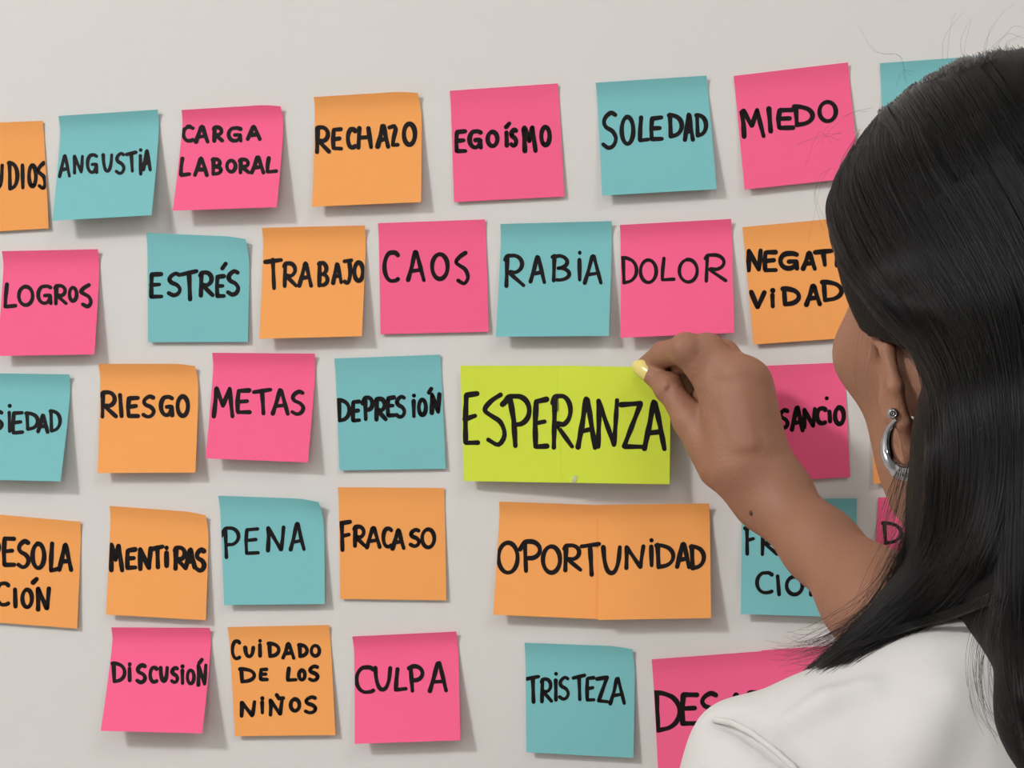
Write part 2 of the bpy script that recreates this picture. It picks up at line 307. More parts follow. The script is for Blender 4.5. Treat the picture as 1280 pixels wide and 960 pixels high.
ZA, ZB, ZC, ZE, ZF, ZG, ZH = ((0, 90), .2969), ((370, 80), .2891), ((720, 50), .2969), ((0, 260), .2891), ((310, 250), .2891), ((610, 250), .2891), ((890, 250), .2266)
ZI, ZJ, ZK, ZL, ZM, ZN = ((0, 430), .2891), ((250, 420), .2734), ((560, 430), .2656), ((0, 610), .2109), ((250, 590), .2578), ((600, 600), .2344)
ZP, ZQ, ZR, ZS, ZT = ((110, 760), .2656), ((420, 770), .3125), ((790, 700), .28125), ((780, 390), .3125), ((900, 560), .25)
def q(*v): return [(v[i], v[i + 1]) for i in range(0, 8, 2)]
NOTES = [  # colour, label, quad TL TR BR BL, lift, curl, view, stroke, letters
    ('orange', 'orange sticky note reading UDIOS, cut off at the left end of the top row', q(-74, 156, 53, 151, 61, 285.5, -66, 293), .002, 0, ZA, 16,
     [('U', -30, 385, 18, 492), ('D', 30, 372, 82, 502), ('I', 86, 385, 106, 495), ('O', 115, 385, 160, 490), ('s', 152, 375, 200, 498)]),
    ('teal', 'teal sticky note reading ANGUSTIA, bottom curling off the wall', q(73, 145, 197, 137, 189.5, 269, 65.6, 276), .014, 0, ZA, 14,
     [('A', 245, 345, 300, 447), ('N', 305, 347, 355, 432), ('G', 362, 342, 416, 430), ('U', 428, 342, 478, 424), ('S', 484, 336, 530, 434), ('T', 528, 332, 580, 425), ('i', 580, 322, 606, 434), ('A', 597, 325, 640, 418)]),
    ('pink', 'pink sticky note reading CARGA LABORAL in two lines', q(227, 137.5, 353, 129.5, 346, 259, 216, 263.4), .012, .0008, ZA, 16,
     [('C', 765, 222, 820, 298), ('A', 818, 222, 882, 302), ('R', 893, 225, 944, 298), ('G', 955, 228, 1024, 298), ('A', 1035, 222, 1102, 290), ('L', 752, 356, 806, 444), ('A', 813, 356, 880, 442), ('B', 888, 358, 940, 438), ('O', 948, 365, 1000, 428), ('R', 1003, 360, 1056, 432), ('A', 1053, 352, 1118, 432), ('L', 1116, 356, 1172, 430)]),
    ('orange', 'orange sticky note reading RECHAZO in the top row', q(392.3, 121.3, 524.7, 112.7, 526.4, 252.6, 390, 258.4), .0075, .0008, ZB, 18,
     [('R', 80, 265, 152, 390), ('E', 152, 272, 205, 378), ('C', 216, 273, 265, 370), ('H', 262, 268, 335, 370), ('A', 345, 260, 408, 366), ('2', 396, 256, 450, 362), ('O', 458, 250, 524, 358)]),
    ('pink', 'pink sticky note reading EGOISMO, lying flat in the top row', q(562.3, 113.5, 697.3, 104.3, 705.4, 245.7, 567.5, 252.6), .0022, 0, ZB, 18,
     [('E', 685, 280, 742, 388), ('G', 742, 282, 810, 370), ('O', 820, 285, 880, 364), ("'", 900, 248, 932, 282), ('I', 900, 288, 922, 362), ('S', 922, 275, 962, 363), ('M', 975, 265, 1045, 385), ('O', 1052, 264, 1106, 360)]),
    ('teal', 'teal sticky note reading SOLEDAD in the top row', q(744.6, 103.4, 883, 94.5, 895.8, 236.4, 752.7, 244.5), .0065, 0, ZC, 17,
     [('S', 106, 298, 178, 463), ('O', 184, 316, 250, 446), ('L', 258, 318, 312, 434), ('E', 308, 318, 370, 430), ('D', 383, 306, 454, 416), ('A', 450, 305, 500, 428), ('D', 498, 306, 556, 413)]),
    ('pink', 'pink sticky note reading MIEDO beside the dark hair', q(917, 95, 1060, 78, 1074, 222, 930.8, 237), .004, 0, ZC, 18,
     [('M', 688, 288, 798, 414), ('I', 797, 282, 835, 392), ('E', 843, 284, 922, 382), ('D', 910, 270, 1005, 368), ('O', 1016, 252, 1103, 351)]),
    ('teal', 'teal sticky note at top right, mostly hidden behind the crown of the head', q(1100, 79, 1243, 69, 1250, 216, 1107, 224), .004, 0, None, 0, []),
    ('pink', 'pink sticky note reading LOGROS near the left edge', q(2.3, 314, 122.3, 311.5, 118, 443, -4, 445), .0085, 0, ZE, 16,
     [('L', 13, 322, 76, 439), ('O', 74, 332, 150, 428), ('G', 158, 330, 230, 420), ('R', 232, 328, 294, 422), ('O', 293, 336, 340, 410), ('s', 342, 325, 402, 434)]),
    ('teal', 'teal sticky note reading ESTRÉS with its top right corner curled', q(183, 291, 309, 296, 310, 427.4, 185, 427.7), .0025, .0022, ZE, 17,
     [('E', 645, 275, 707, 395), ('S', 722, 275, 788, 386), ('T', 778, 265, 858, 405), ('R', 858, 270, 928, 387), ("'", 953, 232, 985, 270), ('E', 930, 286, 978, 393), ('S', 978, 265, 1040, 383)]),
    ('orange', 'orange sticky note reading TRABAJO, second from left of its row', q(327.3, 284.7, 456, 281.8, 452.2, 420.3, 324.2, 423.5), .009, 0, ZF, 17,
     [('T', 66, 248, 150, 390), ('R', 148, 265, 217, 381), ('A', 215, 265, 282, 379), ('B', 298, 262, 354, 379), ('A', 360, 268, 412, 366), ('J', 406, 252, 456, 368), ('O', 452, 262, 506, 358)]),
    ('pink', 'pink sticky note reading CAOS, lying flat', q(472.5, 279, 606.3, 274.3, 611, 414.8, 475.7, 417.7), .002, 0, ZF, 17,
     [('C', 582, 218, 657, 359), ('A', 684, 215, 768, 354), ('O', 788, 226, 872, 350), ('s', 890, 220, 960, 370)]),
    ('teal', 'teal sticky note reading RABIA above the lime note', q(625.6, 280, 764.4, 276.3, 761, 420, 619.8, 420.9), .009, 0, ZG, 16,
     [('R', 68, 232, 162, 380), ('A', 176, 238, 252, 363), ('B', 272, 232, 362, 356), ('i', 382, 221, 412, 353), ('A', 411, 235, 496, 367)]),
    ('pink', 'pink sticky note reading DOLOR just above the hand', q(774.8, 281.2, 914, 273.7, 917.6, 416, 775.7, 422.3), .009, 0, ZG, 15,
     [('D', 572, 240, 650, 368), ('O', 652, 252, 735, 364), ('L', 742, 245, 812, 358), ('O', 820, 250, 912, 362), ('R', 932, 230, 1035, 358)]),
    ('orange', 'orange sticky note reading NEGATI VIDAD, partly behind the face', q(928, 284, 1068, 271, 1082, 421, 942, 430.6), .003, 0, ZH, 25,
     [('N', 185, 268, 282, 400), ('E', 278, 272, 365, 403), ('G', 365, 282, 484, 390), ('A', 490, 280, 580, 392), ('T', 558, 268, 670, 372), ('i', 676, 268, 706, 372), ('V', 205, 498, 300, 608), ('i', 314, 488, 357, 600), ('D', 378, 475, 492, 590), ('A', 508, 462, 607, 588), ('D', 596, 438, 727, 567)]),
    ('teal', 'teal sticky note reading SIEDAD, cut off at the left edge', q(-38, 466, 86.7, 468, 75.7, 601.7, -46, 599), .011, 0, ZI, 15,
     [('S', -38, 285, 18, 375), ('i', 26, 260, 60, 384), ('E', 50, 288, 105, 394), ('D', 106, 290, 172, 377), ('A', 158, 300, 214, 387), ('D', 210, 280, 268, 385)]),
    ('orange', 'orange sticky note reading RIESGO at the left', q(122.9, 454.9, 245.5, 454.6, 244.3, 590.7, 122, 591.3), .008, .0006, ZI, 17,
     [('R', 432, 200, 510, 323), ('I', 506, 213, 540, 321), ('E', 546, 222, 606, 322), ('S', 612, 218, 675, 323), ('G', 688, 220, 755, 316), ('O', 760, 218, 822, 319)]),
    ('pink', 'pink sticky note reading METAS with a lifted bottom edge', q(265.3, 441, 393.5, 442, 384.8, 578, 257, 573), .010, 0, ZJ, 18,
     [('m', 53, 230, 158, 376), ('E', 163, 237, 236, 363), ('T', 238, 235, 332, 363), ('A', 324, 240, 412, 363), ('S', 413, 245, 483, 366)]),
    ('teal', 'teal sticky note reading DEPRESIÓN beside the lime note', q(417.9, 448.2, 550.2, 443.2, 557.3, 586, 424.4, 588), .002, 0, ZJ, 18,
     [('D', 623, 282, 692, 398), ('E', 690, 290, 738, 398), ('P', 736, 270, 798, 389), ('R', 796, 278, 858, 391), ('E', 850, 270, 897, 375), ('S', 890, 268, 945, 379), ('i', 963, 263, 994, 378), ('O', 992, 282, 1042, 370), ("'", 1038, 232, 1067, 268), ('N', 1050, 258, 1104, 360)]),
    ('orange', 'orange sticky note reading ESOLA CIÓN, cut off at the left edge', q(-27, 641, 100.6, 652.2, 96.6, 785.7, -32, 776), .0025, 0, ZL, 24,
     [('D', -75, 290, 8, 410), ('E', 12, 285, 98, 474), ('S', 98, 303, 184, 481), ('O', 182, 318, 275, 486), ('L', 288, 320, 360, 504), ('A', 340, 325, 434, 495), ('C', -30, 552, 62, 704), ('I', 76, 590, 107, 713), ('O', 122, 590, 202, 718), ("'", 185, 527, 230, 572), ('N', 211, 583, 302, 733)]),
    ('orange', 'orange sticky note reading MENTIRAS below RIESGO', q(137, 632.4, 259, 641.5, 257.3, 775.2, 132.5, 768.2), .005, .0009, ZL, 26,
     [('M', 640, 323, 736, 500), ('E', 742, 350, 817, 487), ('N', 815, 345, 907, 492), ('T', 888, 335, 977, 484), ('i', 973, 342, 1004, 474), ('R', 1025, 340, 1114, 490), ('A', 1090, 353, 1168, 482), ('S', 1152, 353, 1225, 502)]),
    ('teal', 'teal sticky note reading PENA with its top right corner curling', q(272.7, 619.6, 400, 625, 406, 755, 280.2, 756.3), .005, .0035, ZM, 17,
     [('P', 95, 260, 196, 422), ('E', 215, 265, 291, 405), ('N', 318, 260, 415, 389), ('A', 431, 242, 512, 386)]),
    ('orange', 'orange sticky note reading FRACASO below DEPRESIÓN', q(422.5, 609, 554.8, 610, 558, 750.4, 425.3, 748.6), .002, 0, ZM, 19,
     [('F', 670, 232, 737, 386), ('R', 740, 255, 808, 368), ('A', 800, 262, 882, 373), ('C', 880, 264, 937, 371), ('A', 925, 272, 998, 379), ('S', 1012, 270, 1073, 369), ('O', 1068, 268, 1146, 375)]),
    ('pink', 'pink sticky note reading DISCUSIÓN in the bottom row', q(139.2, 784.2, 262.2, 784.7, 252.9, 916.7, 126, 913.5), .015, 0, ZP, 17,
     [('D', 108, 250, 182, 356), ('i', 184, 256, 210, 349), ('S', 224, 260, 279, 358), ('C', 285, 271, 332, 356), ('U', 334, 272, 382, 351), ('S', 387, 272, 431, 358), ('i', 433, 265, 458, 361), ('O', 460, 284, 508, 364), ("'", 515, 234, 545, 268), ('N', 510, 260, 563, 369)]),
    ('orange', 'orange sticky note reading CUIDADO DE LOS NIÑOS in three lines', q(284.5, 783.9, 411, 781.2, 419.4, 918.8, 293.8, 920.2), .0035, 0, ZP, 17,
     [('C', 672, 147, 722, 246), ('U', 732, 178, 787, 236), ('i', 797, 146, 824, 233), ('D', 842, 157, 907, 236), ('A', 910, 160, 977, 243), ('D', 985, 164, 1040, 236), ('O', 1043, 168, 1098, 234),
      ('D', 708, 277, 792, 356), ('E', 804, 279, 851, 346), ('L', 929, 275, 987, 349), ('O', 985, 284, 1030, 346), ('S', 1035, 265, 1091, 349),
      ('N', 712, 433, 792, 516), ('i', 808, 416, 834, 502), ('N', 848, 423, 922, 511), ('~', 880, 400, 928, 436), ('O', 946, 420, 1004, 492), ('S', 1016, 410, 1081, 501)]),
    ('pink', 'pink sticky note reading CULPA in the bottom row', q(440.3, 795.6, 570.3, 789.4, 575.3, 925.3, 443.4, 929.7), .010, 0, ZQ, 15,
     [('C', 75, 197, 157, 312), ('U', 150, 200, 225, 301), ('L', 230, 205, 287, 305), ('p', 285, 191, 354, 307), ('A', 369, 181, 449, 307)]),
    ('teal', 'teal sticky note reading TRISTEZA in the bottom row', q(655.6, 803.4, 793.2, 808.8, 791.9, 947.5, 658, 940.3), .005, .0006, ZQ, 14,
     [('T', 756, 234, 817, 351), ('R', 815, 245, 869, 349), ('i', 868, 223, 892, 344), ('S', 888, 238, 937, 339), ('T', 943, 231, 1002, 341), ('E', 997, 237, 1039, 346), ('Z', 1037, 239, 1093, 353), ('A', 1091, 244, 1161, 357)]),
    ('pink', 'pink sticky note ending in SANCIO, partly behind the hand', q(916, 459, 1055, 453, 1062.8, 596.3, 925, 604), .002, 0, ZS, 16,
     [('N', 560, 393, 613, 458), ('S', 617, 384, 663, 472), ('A', 663, 374, 722, 481), ('N', 710, 380, 772, 468), ('C', 764, 377, 813, 453), ('.', 802, 336, 820, 354), ('I', 812, 390, 834, 444), ('O', 836, 374, 887, 456)]),
    ('orange', 'orange sticky note, only a corner showing below the jaw', q(1088, 458, 1229, 455, 1232, 601, 1092, 604.5), .003, 0, None, 0, []),
    ('teal', 'teal sticky note reading FR CION, crossed by the forearm', q(927, 624, 1070.8, 623, 1071.5, 772, 926, 767.5), .006, 0, ZT, 18,
     [('F', 116, 384, 180, 539), ('R', 199, 398, 294, 541), ('C', 176, 614, 268, 732), ('I', 273, 630, 310, 742), ('O', 324, 634, 421, 741), ('N', 443, 640, 522, 742)]),
    ('pink', 'pink sticky note reading DE, seen through loose hair beside the neck', q(1097.6, 621.8, 1238, 620, 1235, 768, 1091, 770), .003, 0, ZT, 17,
     [('D', 806, 364, 914, 486), ('E', 920, 385, 985, 546)]),
]
def center(s, v=.0): return s.pos(.5, v)
for colr, label, quad, lift, curl, view, wz, letters in NOTES:
    s = Sheet(quad, lift, curl)
    root = tag(empty('sticky_note', center(s) * np.array([1, 0, 1])), label, 'sticky note')
    s.build('sheet', PAPER[colr], root)
    if letters: lettering([s], strokes(letters, view[0], view[1], wz), root)
# two-sheet notes
a = Sheet(q(575.4, 457, 703, 457.2, 709, 603.5, 580, 601.3), .010, flat=.1, base=.004)
b = Sheet(q(696.8, 456.9, 838, 459.5, 837, 605.3, 703, 603.2), .011, flat=.1, base=.005)
a.off = lambda u, v: .003 + .0095 * (u * .5 + .5) * (.35 + .65 * v) ** 1.2 + .0015 * u
b.off = lambda u, v: .0078 + .0075 * v + .0055 * u * (1 - v) ** 1.5 + .001 * sin(pi * u)
for s_, qd in ((a, q(575.4, 457, 703, 457.2, 709, 603.5, 580, 601.3)), (b, q(696.8, 456.9, 838, 459.5, 837, 605.3, 703, 603.2))):
    s_.c = [Wp(*p_, s_.off(*uv_))[[0, 2]] for p_, uv_ in zip(qd, ((0, 0), (1, 0), (1, 1), (0, 1)))]
root = tag(empty('sticky_note', a.pos(1, 0) * np.array([1, 0, 1])), 'lime green double sticky note reading ESPERANZA, pinched by the hand', 'sticky note')
LIME = b
a.build('sheet', PAPER['lime'], root); b.build('sheet', PAPER['lime'], root)
GL['Q'] = [[(.28, .06), (.42, .5), (.48, 1)], [(0, .18), (.12, .12), (.24, .03)] + arc(.55, .3, .45, .28, -95, 95, 10) + [(.42, .58)]]
SMOOTH.add('Q')
esp = [('E', 70, 222, 150, 482), ('s', 160, 228, 278, 485), ('Q', 246, 230, 394, 490), ('E', 400, 248, 477, 501), ('R', 483, 233, 595, 498), ('A', 602, 248, 703, 496), ('N', 692, 252, 806, 493), ('Z', 803, 265, 922, 504), ('A', 912, 262, 1030, 500)]
def split_lettering(sh, sts, root): return lettering(sh, sts, root)
split_lettering([a, b], strokes(esp, ZK[0], ZK[1], 22), root)
u, v = b.uv(718, 599)
V = [b.pos(u + x, v + y, .0004 + .0006 * (1 - abs(y) / .03)) for y in (-.03, 0, .03) for x in (-.022 - y * .3, 0 - y * .3, .022 - y * .3)]
mesh_obj('tape', V, [(0, 3, 4, 1), (1, 4, 5, 2), (3, 6, 7, 4), (4, 7, 8, 5)], M_tape, root)['label'] = 'small shiny piece of clear tape'

a = Sheet(q(624, 627, 752, 631.4, 752, 774, 616.4, 768.3), .0085); b = Sheet(q(747.2, 631, 886.4, 629.3, 888.8, 772.5, 747.2, 775), .0098, base=.0018)
root = tag(empty('sticky_note', a.pos(1, 0) * np.array([1, 0, 1])), 'orange double sticky note reading OPORTUNIDAD under the lime one', 'sticky note')
a.build('sheet', PAPER['orange'], root); b.build('sheet', PAPER['orange'], root)
opo = [('O', 88, 323, 212, 505), ('P', 203, 313, 331, 496), ('O', 325, 343, 438, 505), ('R', 440, 337, 547, 492), ('T', 530, 330, 645, 512), ('U', 647, 347, 757, 506), ('N', 765, 345, 882, 479), ('i', 896, 310, 934, 464), ('D', 929, 334, 1042, 477), ('A', 1040, 331, 1127, 473), ('D', 1113, 341, 1205, 483)]
lettering([a, b], strokes(opo, ZN[0], ZN[1], 22), root)
a = Sheet(q(814.5, 824.3, 957, 813.6, 966, 960, 823, 970), .005); b = Sheet(q(952, 813, 1095, 803, 1104, 950, 960, 960), .006, base=.0009)
root = tag(empty('sticky_note', a.pos(1, 0) * np.array([1, 0, 1])), 'pink double sticky note reading DESA, partly behind the white shoulder', 'sticky note')
a.build('sheet', PAPER['pink'], root); b.build('sheet', PAPER['pink'], root)
des = [('D', 90, 576, 222, 770), ('E', 213, 583, 303, 741), ('S', 298, 582, 388, 738), ('A', 423, 586, 502, 735), ('R', 505, 578, 602, 735)]
lettering([a, b], strokes(des, ZR[0], ZR[1], 20), root)

# ---------------------------------------------------------------- signed-distance modelling
def smin(a, b, k):
    if k <= 0: return np.minimum(a, b)
    h = np.maximum(k - np.abs(a - b), 0) / k
    return np.minimum(a, b) - h * h * k * .25
def smax(a, b, k): return -smin(-a, -b, k)
class Prim:
    def __init__(s, f, lo, hi, k, op='u'): s.f, s.lo, s.hi, s.k, s.op = f, np.array(lo, float), np.array(hi, float), k, op
def cone(a, b, ra, rb, k=.004, op='u', fl=None, fs=1.0):
    """tapered capsule; fl = direction in which it is flattened by fs"""
    a, b = np.array(a, float), np.array(b, float); ba = b - a; L2 = max(ba @ ba, 1e-12)
    if fl is not None: fl = np.array(fl, float); fl /= np.linalg.norm(fl)
    def f(X, Y, Z):
        t = np.clip(((X - a[0]) * ba[0] + (Y - a[1]) * ba[1] + (Z - a[2]) * ba[2]) / L2, 0, 1)
        dx, dy, dz = X - a[0] - t * ba[0], Y - a[1] - t * ba[1], Z - a[2] - t * ba[2]
        if fl is not None:
            m = (dx * fl[0] + dy * fl[1] + dz * fl[2]) * (1 / fs - 1)
            dx, dy, dz = dx + m * fl[0], dy + m * fl[1], dz + m * fl[2]
        d = np.sqrt(dx * dx + dy * dy + dz * dz) - (ra + (rb - ra) * t)
        return d * (fs if fl is not None and fs < 1 else 1)
    r = max(ra, rb) * max(1, fs)
    return Prim(f, np.minimum(a, b) - r, np.maximum(a, b) + r, k, op)
def ell(c, r, B=np.eye(3), k=.01, op='u'):
    """ellipsoid; rows of B are its axes"""
    c, r, B = np.array(c, float), np.array(r, float), np.array(B, float)
    def f(X, Y, Z):
        x, y, z = X - c[0], Y - c[1], Z - c[2]
        l = [(B[i][0] * x + B[i][1] * y + B[i][2] * z) for i in range(3)]
        k0 = np.sqrt(sum((l[i] / r[i]) ** 2 for i in range(3))); k1 = np.sqrt(sum((l[i] / r[i] ** 2) ** 2 for i in range(3)))
        return k0 * (k0 - 1) / np.maximum(k1, 1e-6)
    R = max(r); return Prim(f, c - R, c + R, k, op)
def evalp(prims, X, Y, Z, far=1.0):
    F = np.full(np.shape(X), far)
    for p in prims:
        d = p.f(X, Y, Z)
        F = smin(F, d, p.k) if p.op == 'u' else smax(F, -d, p.k) if p.op == 's' else smax(F, d, p.k)
    return F
def grid(prims, h, lo=None, hi=None, post=None):
    us = [p for p in prims if p.op == 'u']
    lo_ = np.min([p.lo for p in us], 0) - 3 * h if lo is None else np.array(lo, float)
    hi_ = np.max([p.hi for p in us], 0) + 3 * h if hi is None else np.array(hi, float)
    n = np.ceil((hi_ - lo_) / h).astype(int) + 1
    ax = [(lo_[i] + h * np.arange(n[i])).astype(np.float32) for i in range(3)]
    F = np.full(n, .03, np.float32)
    for p in prims:
        pad = p.k + 2.5 * h + (.012 if p.op == 'u' else 0)
        a = np.maximum(((p.lo - pad - lo_) / h).astype(int), 0); b = np.minimum(((p.hi + pad - lo_) / h).astype(int) + 2, n)
        if p.op == 'i': a, b = np.zeros(3, int), n
        if (b <= a).any(): continue
        sl = tuple(slice(a[i], b[i]) for i in range(3))
        X, Y, Z = np.meshgrid(*[ax[i][sl[i]] for i in range(3)], indexing='ij', sparse=True)
        d = p.f(X, Y, Z)
        F[sl] = smin(F[sl], d, p.k) if p.op == 'u' else smax(F[sl], -d, p.k) if p.op == 's' else smax(F[sl], d, p.k)
    if post is not None:
        X, Y, Z = np.meshgrid(*ax, indexing='ij', sparse=True); F = post(F, X, Y, Z)
    return F, lo_, h
def nets(F, lo, h):
    for sl in ((0,), (-1,)): F[sl[0], :, :] = F[:, sl[0], :] = F[:, :, sl[0]] = .03
    S = F < 0; n = np.array(F.shape) - 1
    c = np.zeros(n, np.int8)
    for i in (0, 1):
        for j in (0, 1):
            for k in (0, 1): c += S[i:n[0] + i, j:n[1] + j, k:n[2] + k]
    act = np.argwhere((c > 0) & (c < 8)); N = len(act)
    idx = np.full(n, -1, np.int64); idx[tuple(act.T)] = np.arange(N)
    P = np.zeros((N, 3)); W = np.zeros(N)
    for e in range(3):
        u = [i for i in range(3) if i != e]
        for a in (0, 1):
            for b in (0, 1):
                o0 = np.zeros(3, int); o0[u[0]] = a; o0[u[1]] = b; o1 = o0.copy(); o1[e] = 1
                f0 = F[tuple((act + o0).T)]; f1 = F[tuple((act + o1).T)]; m = (f0 < 0) != (f1 < 0)
                t = np.where(m, f0 / np.where(m, f0 - f1, 1), 0)
                p = np.tile(o0.astype(float), (N, 1)); p[:, e] += t
                P += p * m[:, None]; W += m
    V = lo + h * (act + P / W[:, None])
    Q = []
    for e in range(3):
        u, v = [(1, 2), (2, 0), (0, 1)][e]
        s0 = [slice(1, None)] * 3; s1 = [slice(1, None)] * 3
        s0[e] = slice(0, -1); s1[e] = slice(1, None)
        A, B = S[tuple(s0)], S[tuple(s1)]
        for flip in (0, 1):
            E_ = np.argwhere((A & ~B) if not flip else (~A & B))
            E_[:, u] += 1; E_[:, v] += 1
            keep = np.all(E_ >= 0, 1) & (E_[:, e] < n[e]) & (E_[:, u] < n[u]) & (E_[:, v] < n[v]); E_ = E_[keep]
            def g(du, dv):
                q_ = E_.copy(); q_[:, u] -= du; q_[:, v] -= dv; return idx[tuple(q_.T)]
            f = np.stack([g(1, 1), g(0, 1), g(0, 0), g(1, 0)], 1)
            Q.append(f[:, ::-1] if flip else f)
    return V, np.vstack(Q)
def sdf_mesh(name, parts, m, parent):
    VV, FF, off = [], [], 0
    for F, lo, h in parts:
        V, Q = nets(F, lo, h); VV.append(V); FF.append(Q + off); off += len(V)
    VV, FF = np.vstack(VV), np.vstack(FF)
    me = bpy.data.meshes.new(name)
    me.vertices.add(len(VV)); me.vertices.foreach_set('co', VV.astype(np.float32).ravel())
    me.loops.add(len(FF) * 4); me.loops.foreach_set('vertex_index', FF.astype(np.int32).ravel())
    me.polygons.add(len(FF)); me.polygons.foreach_set('loop_start', np.arange(0, len(FF) * 4, 4, dtype=np.int32))
    me.polygons.foreach_set('use_smooth', [True] * len(FF))
    me.update(calc_edges=True); me.validate(); me.materials.append(m)
    o = bpy.data.objects.new(name, me); COL.objects.link(o); o.parent = parent
    o.matrix_parent_inverse = Matrix.Translation(-parent.location)
    return o

# ---------------------------------------------------------------- the woman: joints (metres)
SL = Wp(992, 1000, .40); NB = np.array([.350, -.365, 1.337]); SR = np.array([.50, -.34, 1.295])
EL = Wp(1212, 880, .235); HO = Wp(1284, 428, .27)
HEADYAW = radians(35)
HF = np.array([-sin(HEADYAW), cos(HEADYAW), 0.0]); HR = np.array([cos(HEADYAW), sin(HEADYAW), 0.0]); HU = np.array([0, 0, 1.0])
_t = radians(-9); HF, HU = HF * cos(_t) - HU * sin(_t), HU * cos(_t) + HF * sin(_t)
_t = radians(8); HR, HU = HR * cos(_t) + HU * sin(_t), HU * cos(_t) - HR * sin(_t)      # head leans to her left
HB = np.stack([HR, HF, HU])
def H(x, y, z): return HO + x * HR + y * HF + z * HU
PEL = np.array([.36, -.43, .90])
person = tag(empty('person', (PEL[0], PEL[1], 0)), 'person from behind, long black hair, white t-shirt, right hand pinching the lime note', 'person')

# --- arm and hand
def w_(p): return Wp(*p)
J = dict(
    index=[(897, 486, .058), (858, 437, .060), (829, 443, .034), (806, 459, .0105)],
    middle=[(920, 471, .063), (884, 438, .056), (856, 452, .032), (842, 470, .014)],
    ring=[(937, 475, .060), (904, 445, .044), (876, 462, .024), (860, 482, .014)],
    little=[(943, 490, .052), (924, 464, .034), (900, 480, .020), (884, 502, .014)])
RAD = dict(index=(.0112, .0093, .0080, .0066), middle=(.0112, .0095, .0080, .0066), ring=(.0108, .0090, .0076, .0063), little=(.0098, .0082, .0068, .0056))
CARP = dict(index=(916, 582, .066), middle=(930, 582, .069), ring=(945, 584, .066), little=(958, 588, .060))
arm = []
for n_ in ('index', 'middle', 'ring', 'little'):
    p = [w_(x) for x in J[n_]]; r = RAD[n_]
    arm.append(cone(w_(CARP[n_]), p[0], .0150, r[0] + .0010, k=.012))
for n_ in ('index', 'middle', 'ring', 'little'):
    p = [w_(x) for x in J[n_]]; r = RAD[n_]
    for i in range(3): arm.append(cone(p[i], p[i + 1], r[i], r[i + 1], k=.0028 if i else .005))
    arm.append(ell(p[1], (r[1] + .0008,) * 3, k=.004))
# palm body
arm.append(cone(Wp(930, 585, .058), Wp(915, 500, .046), .018, .0165, k=.010))
arm.append(cone(Wp(902, 565, .040), Wp(882, 508, .027), .015, .0130, k=.006))
arm.append(cone(Wp(945, 580, .052), Wp(932, 505, .040), .017, .014, k=.010))
# thumb
T = [Wp(905, 578, .054), Wp(863, 526, .047), Wp(836, 485, .036), Wp(811, 465, .0265)]
arm += [cone(T[0], T[1], .0178, .0108, k=.0055), cone(T[1], T[2], .0105, .0079, k=.004), cone(T[2], T[3], .0081, .0064, k=.004),
        ell(T[2] + [0, -.0006, 0], (.0088, .0086, .0086), k=.004)]
# wrist and forearm
WR = Wp(962, 618, .066); F1 = Wp(1026, 683, .098); F2 = Wp(1092, 750, .140)
arm += [cone(Wp(943, 588, .064), WR, .0215, .0210, k=.010, fl=(.1, 1, .1), fs=.82),
        cone(WR, F1, .0210, .0205, k=.012, fl=(.3, 1, -.2), fs=.88), cone(F1, F2, .0208, .0250, k=.012), cone(F2, EL, .0250, .034, k=.02),
        cone(Wp(985, 612, .070), Wp(978, 605, .070), .009, .008, k=.014),     # ulna head
        cone(EL, SR, .035, .036, k=.02)]
# tendons and creases
arm += [cone(Wp(925, 555, .0815), Wp(906, 495, .0712), .0014, .0016, k=.009), cone(Wp(940, 555, .0820), Wp(927, 490, .0745), .0014, .0016, k=.009),
        cone(Wp(955, 560, .0760), Wp(942, 500, .0700), .0014, .0016, k=.009)]
def crease(px, py, dx, dy, dep, r=.0007): return cone(Wp(px - dx, py - dy, dep), Wp(px + dx, py + dy, dep), r, r, k=.0022, op='s')
arm += [crease(838, 484, 3.5, -5, .0462, .0006)]
ARM = arm
_lo = np.min([p.lo for p in arm if p.op == 'u'], 0) - .008; _hi = np.max([p.hi for p in arm if p.op == 'u'], 0) + .008
cut = F2[0] + .03
handF = grid(arm, .0011, _lo, (cut, _hi[1], _hi[2])) if False else None

# --- head and neck, ears
def hl(*v): return H(*v)
head = [ell(H(0, -.010, .045), (.071, .091, .084), HB, k=.01),
        ell(H(0, .026, -.005), (.062, .064, .085), HB, k=.03),
        ell(H(0, .042, -.040), (.046, .042, .050), HB, k=.02)]
for s in (-1, 1):
    head += [cone(H(s * .048, .0, -.048), H(s * .010, .062, -.090), .018, .015, k=.03),
             ell(H(s * .044, .058, -.008), (.020, .020, .018), HB, k=.02)]
head += [cone(H(0, .086, .012), H(0, .106, -.022), .007, .0090, k=.012), cone(H(-.012, .098, -.028), H(.012, .098, -.028), .0075, .0075, k=.008),
         ell(H(0, .078, .030), (.048, .013, .011), HB, k=.014), ell(H(0, .082, -.092), (.018, .014, .014), HB, k=.014)]
for s in (-1, 1): head.append(ell(H(s * .031, .092, .008), (.017, .012, .011), HB, k=.010, op='s'))
head.append(ell(H(0, .074, -.056), (.027, .017, .019), HB, k=.014))
head += [cone(H(-.001, -.030, -.035), NB + [0, .01, -.01], .050, .058, k=.03), cone(H(-.001, .010, -.06), NB + [-.015, .035, -.02], .040, .045, k=.03)]
for s in (-1, 1): head += [cone(H(s * .020, .080, .0175), H(s * .043, .073, .0150), .0042, .0036, k=.004), cone(H(s * .020, .079, .001), H(s * .042, .073, .001), .0034, .003, k=.004)]
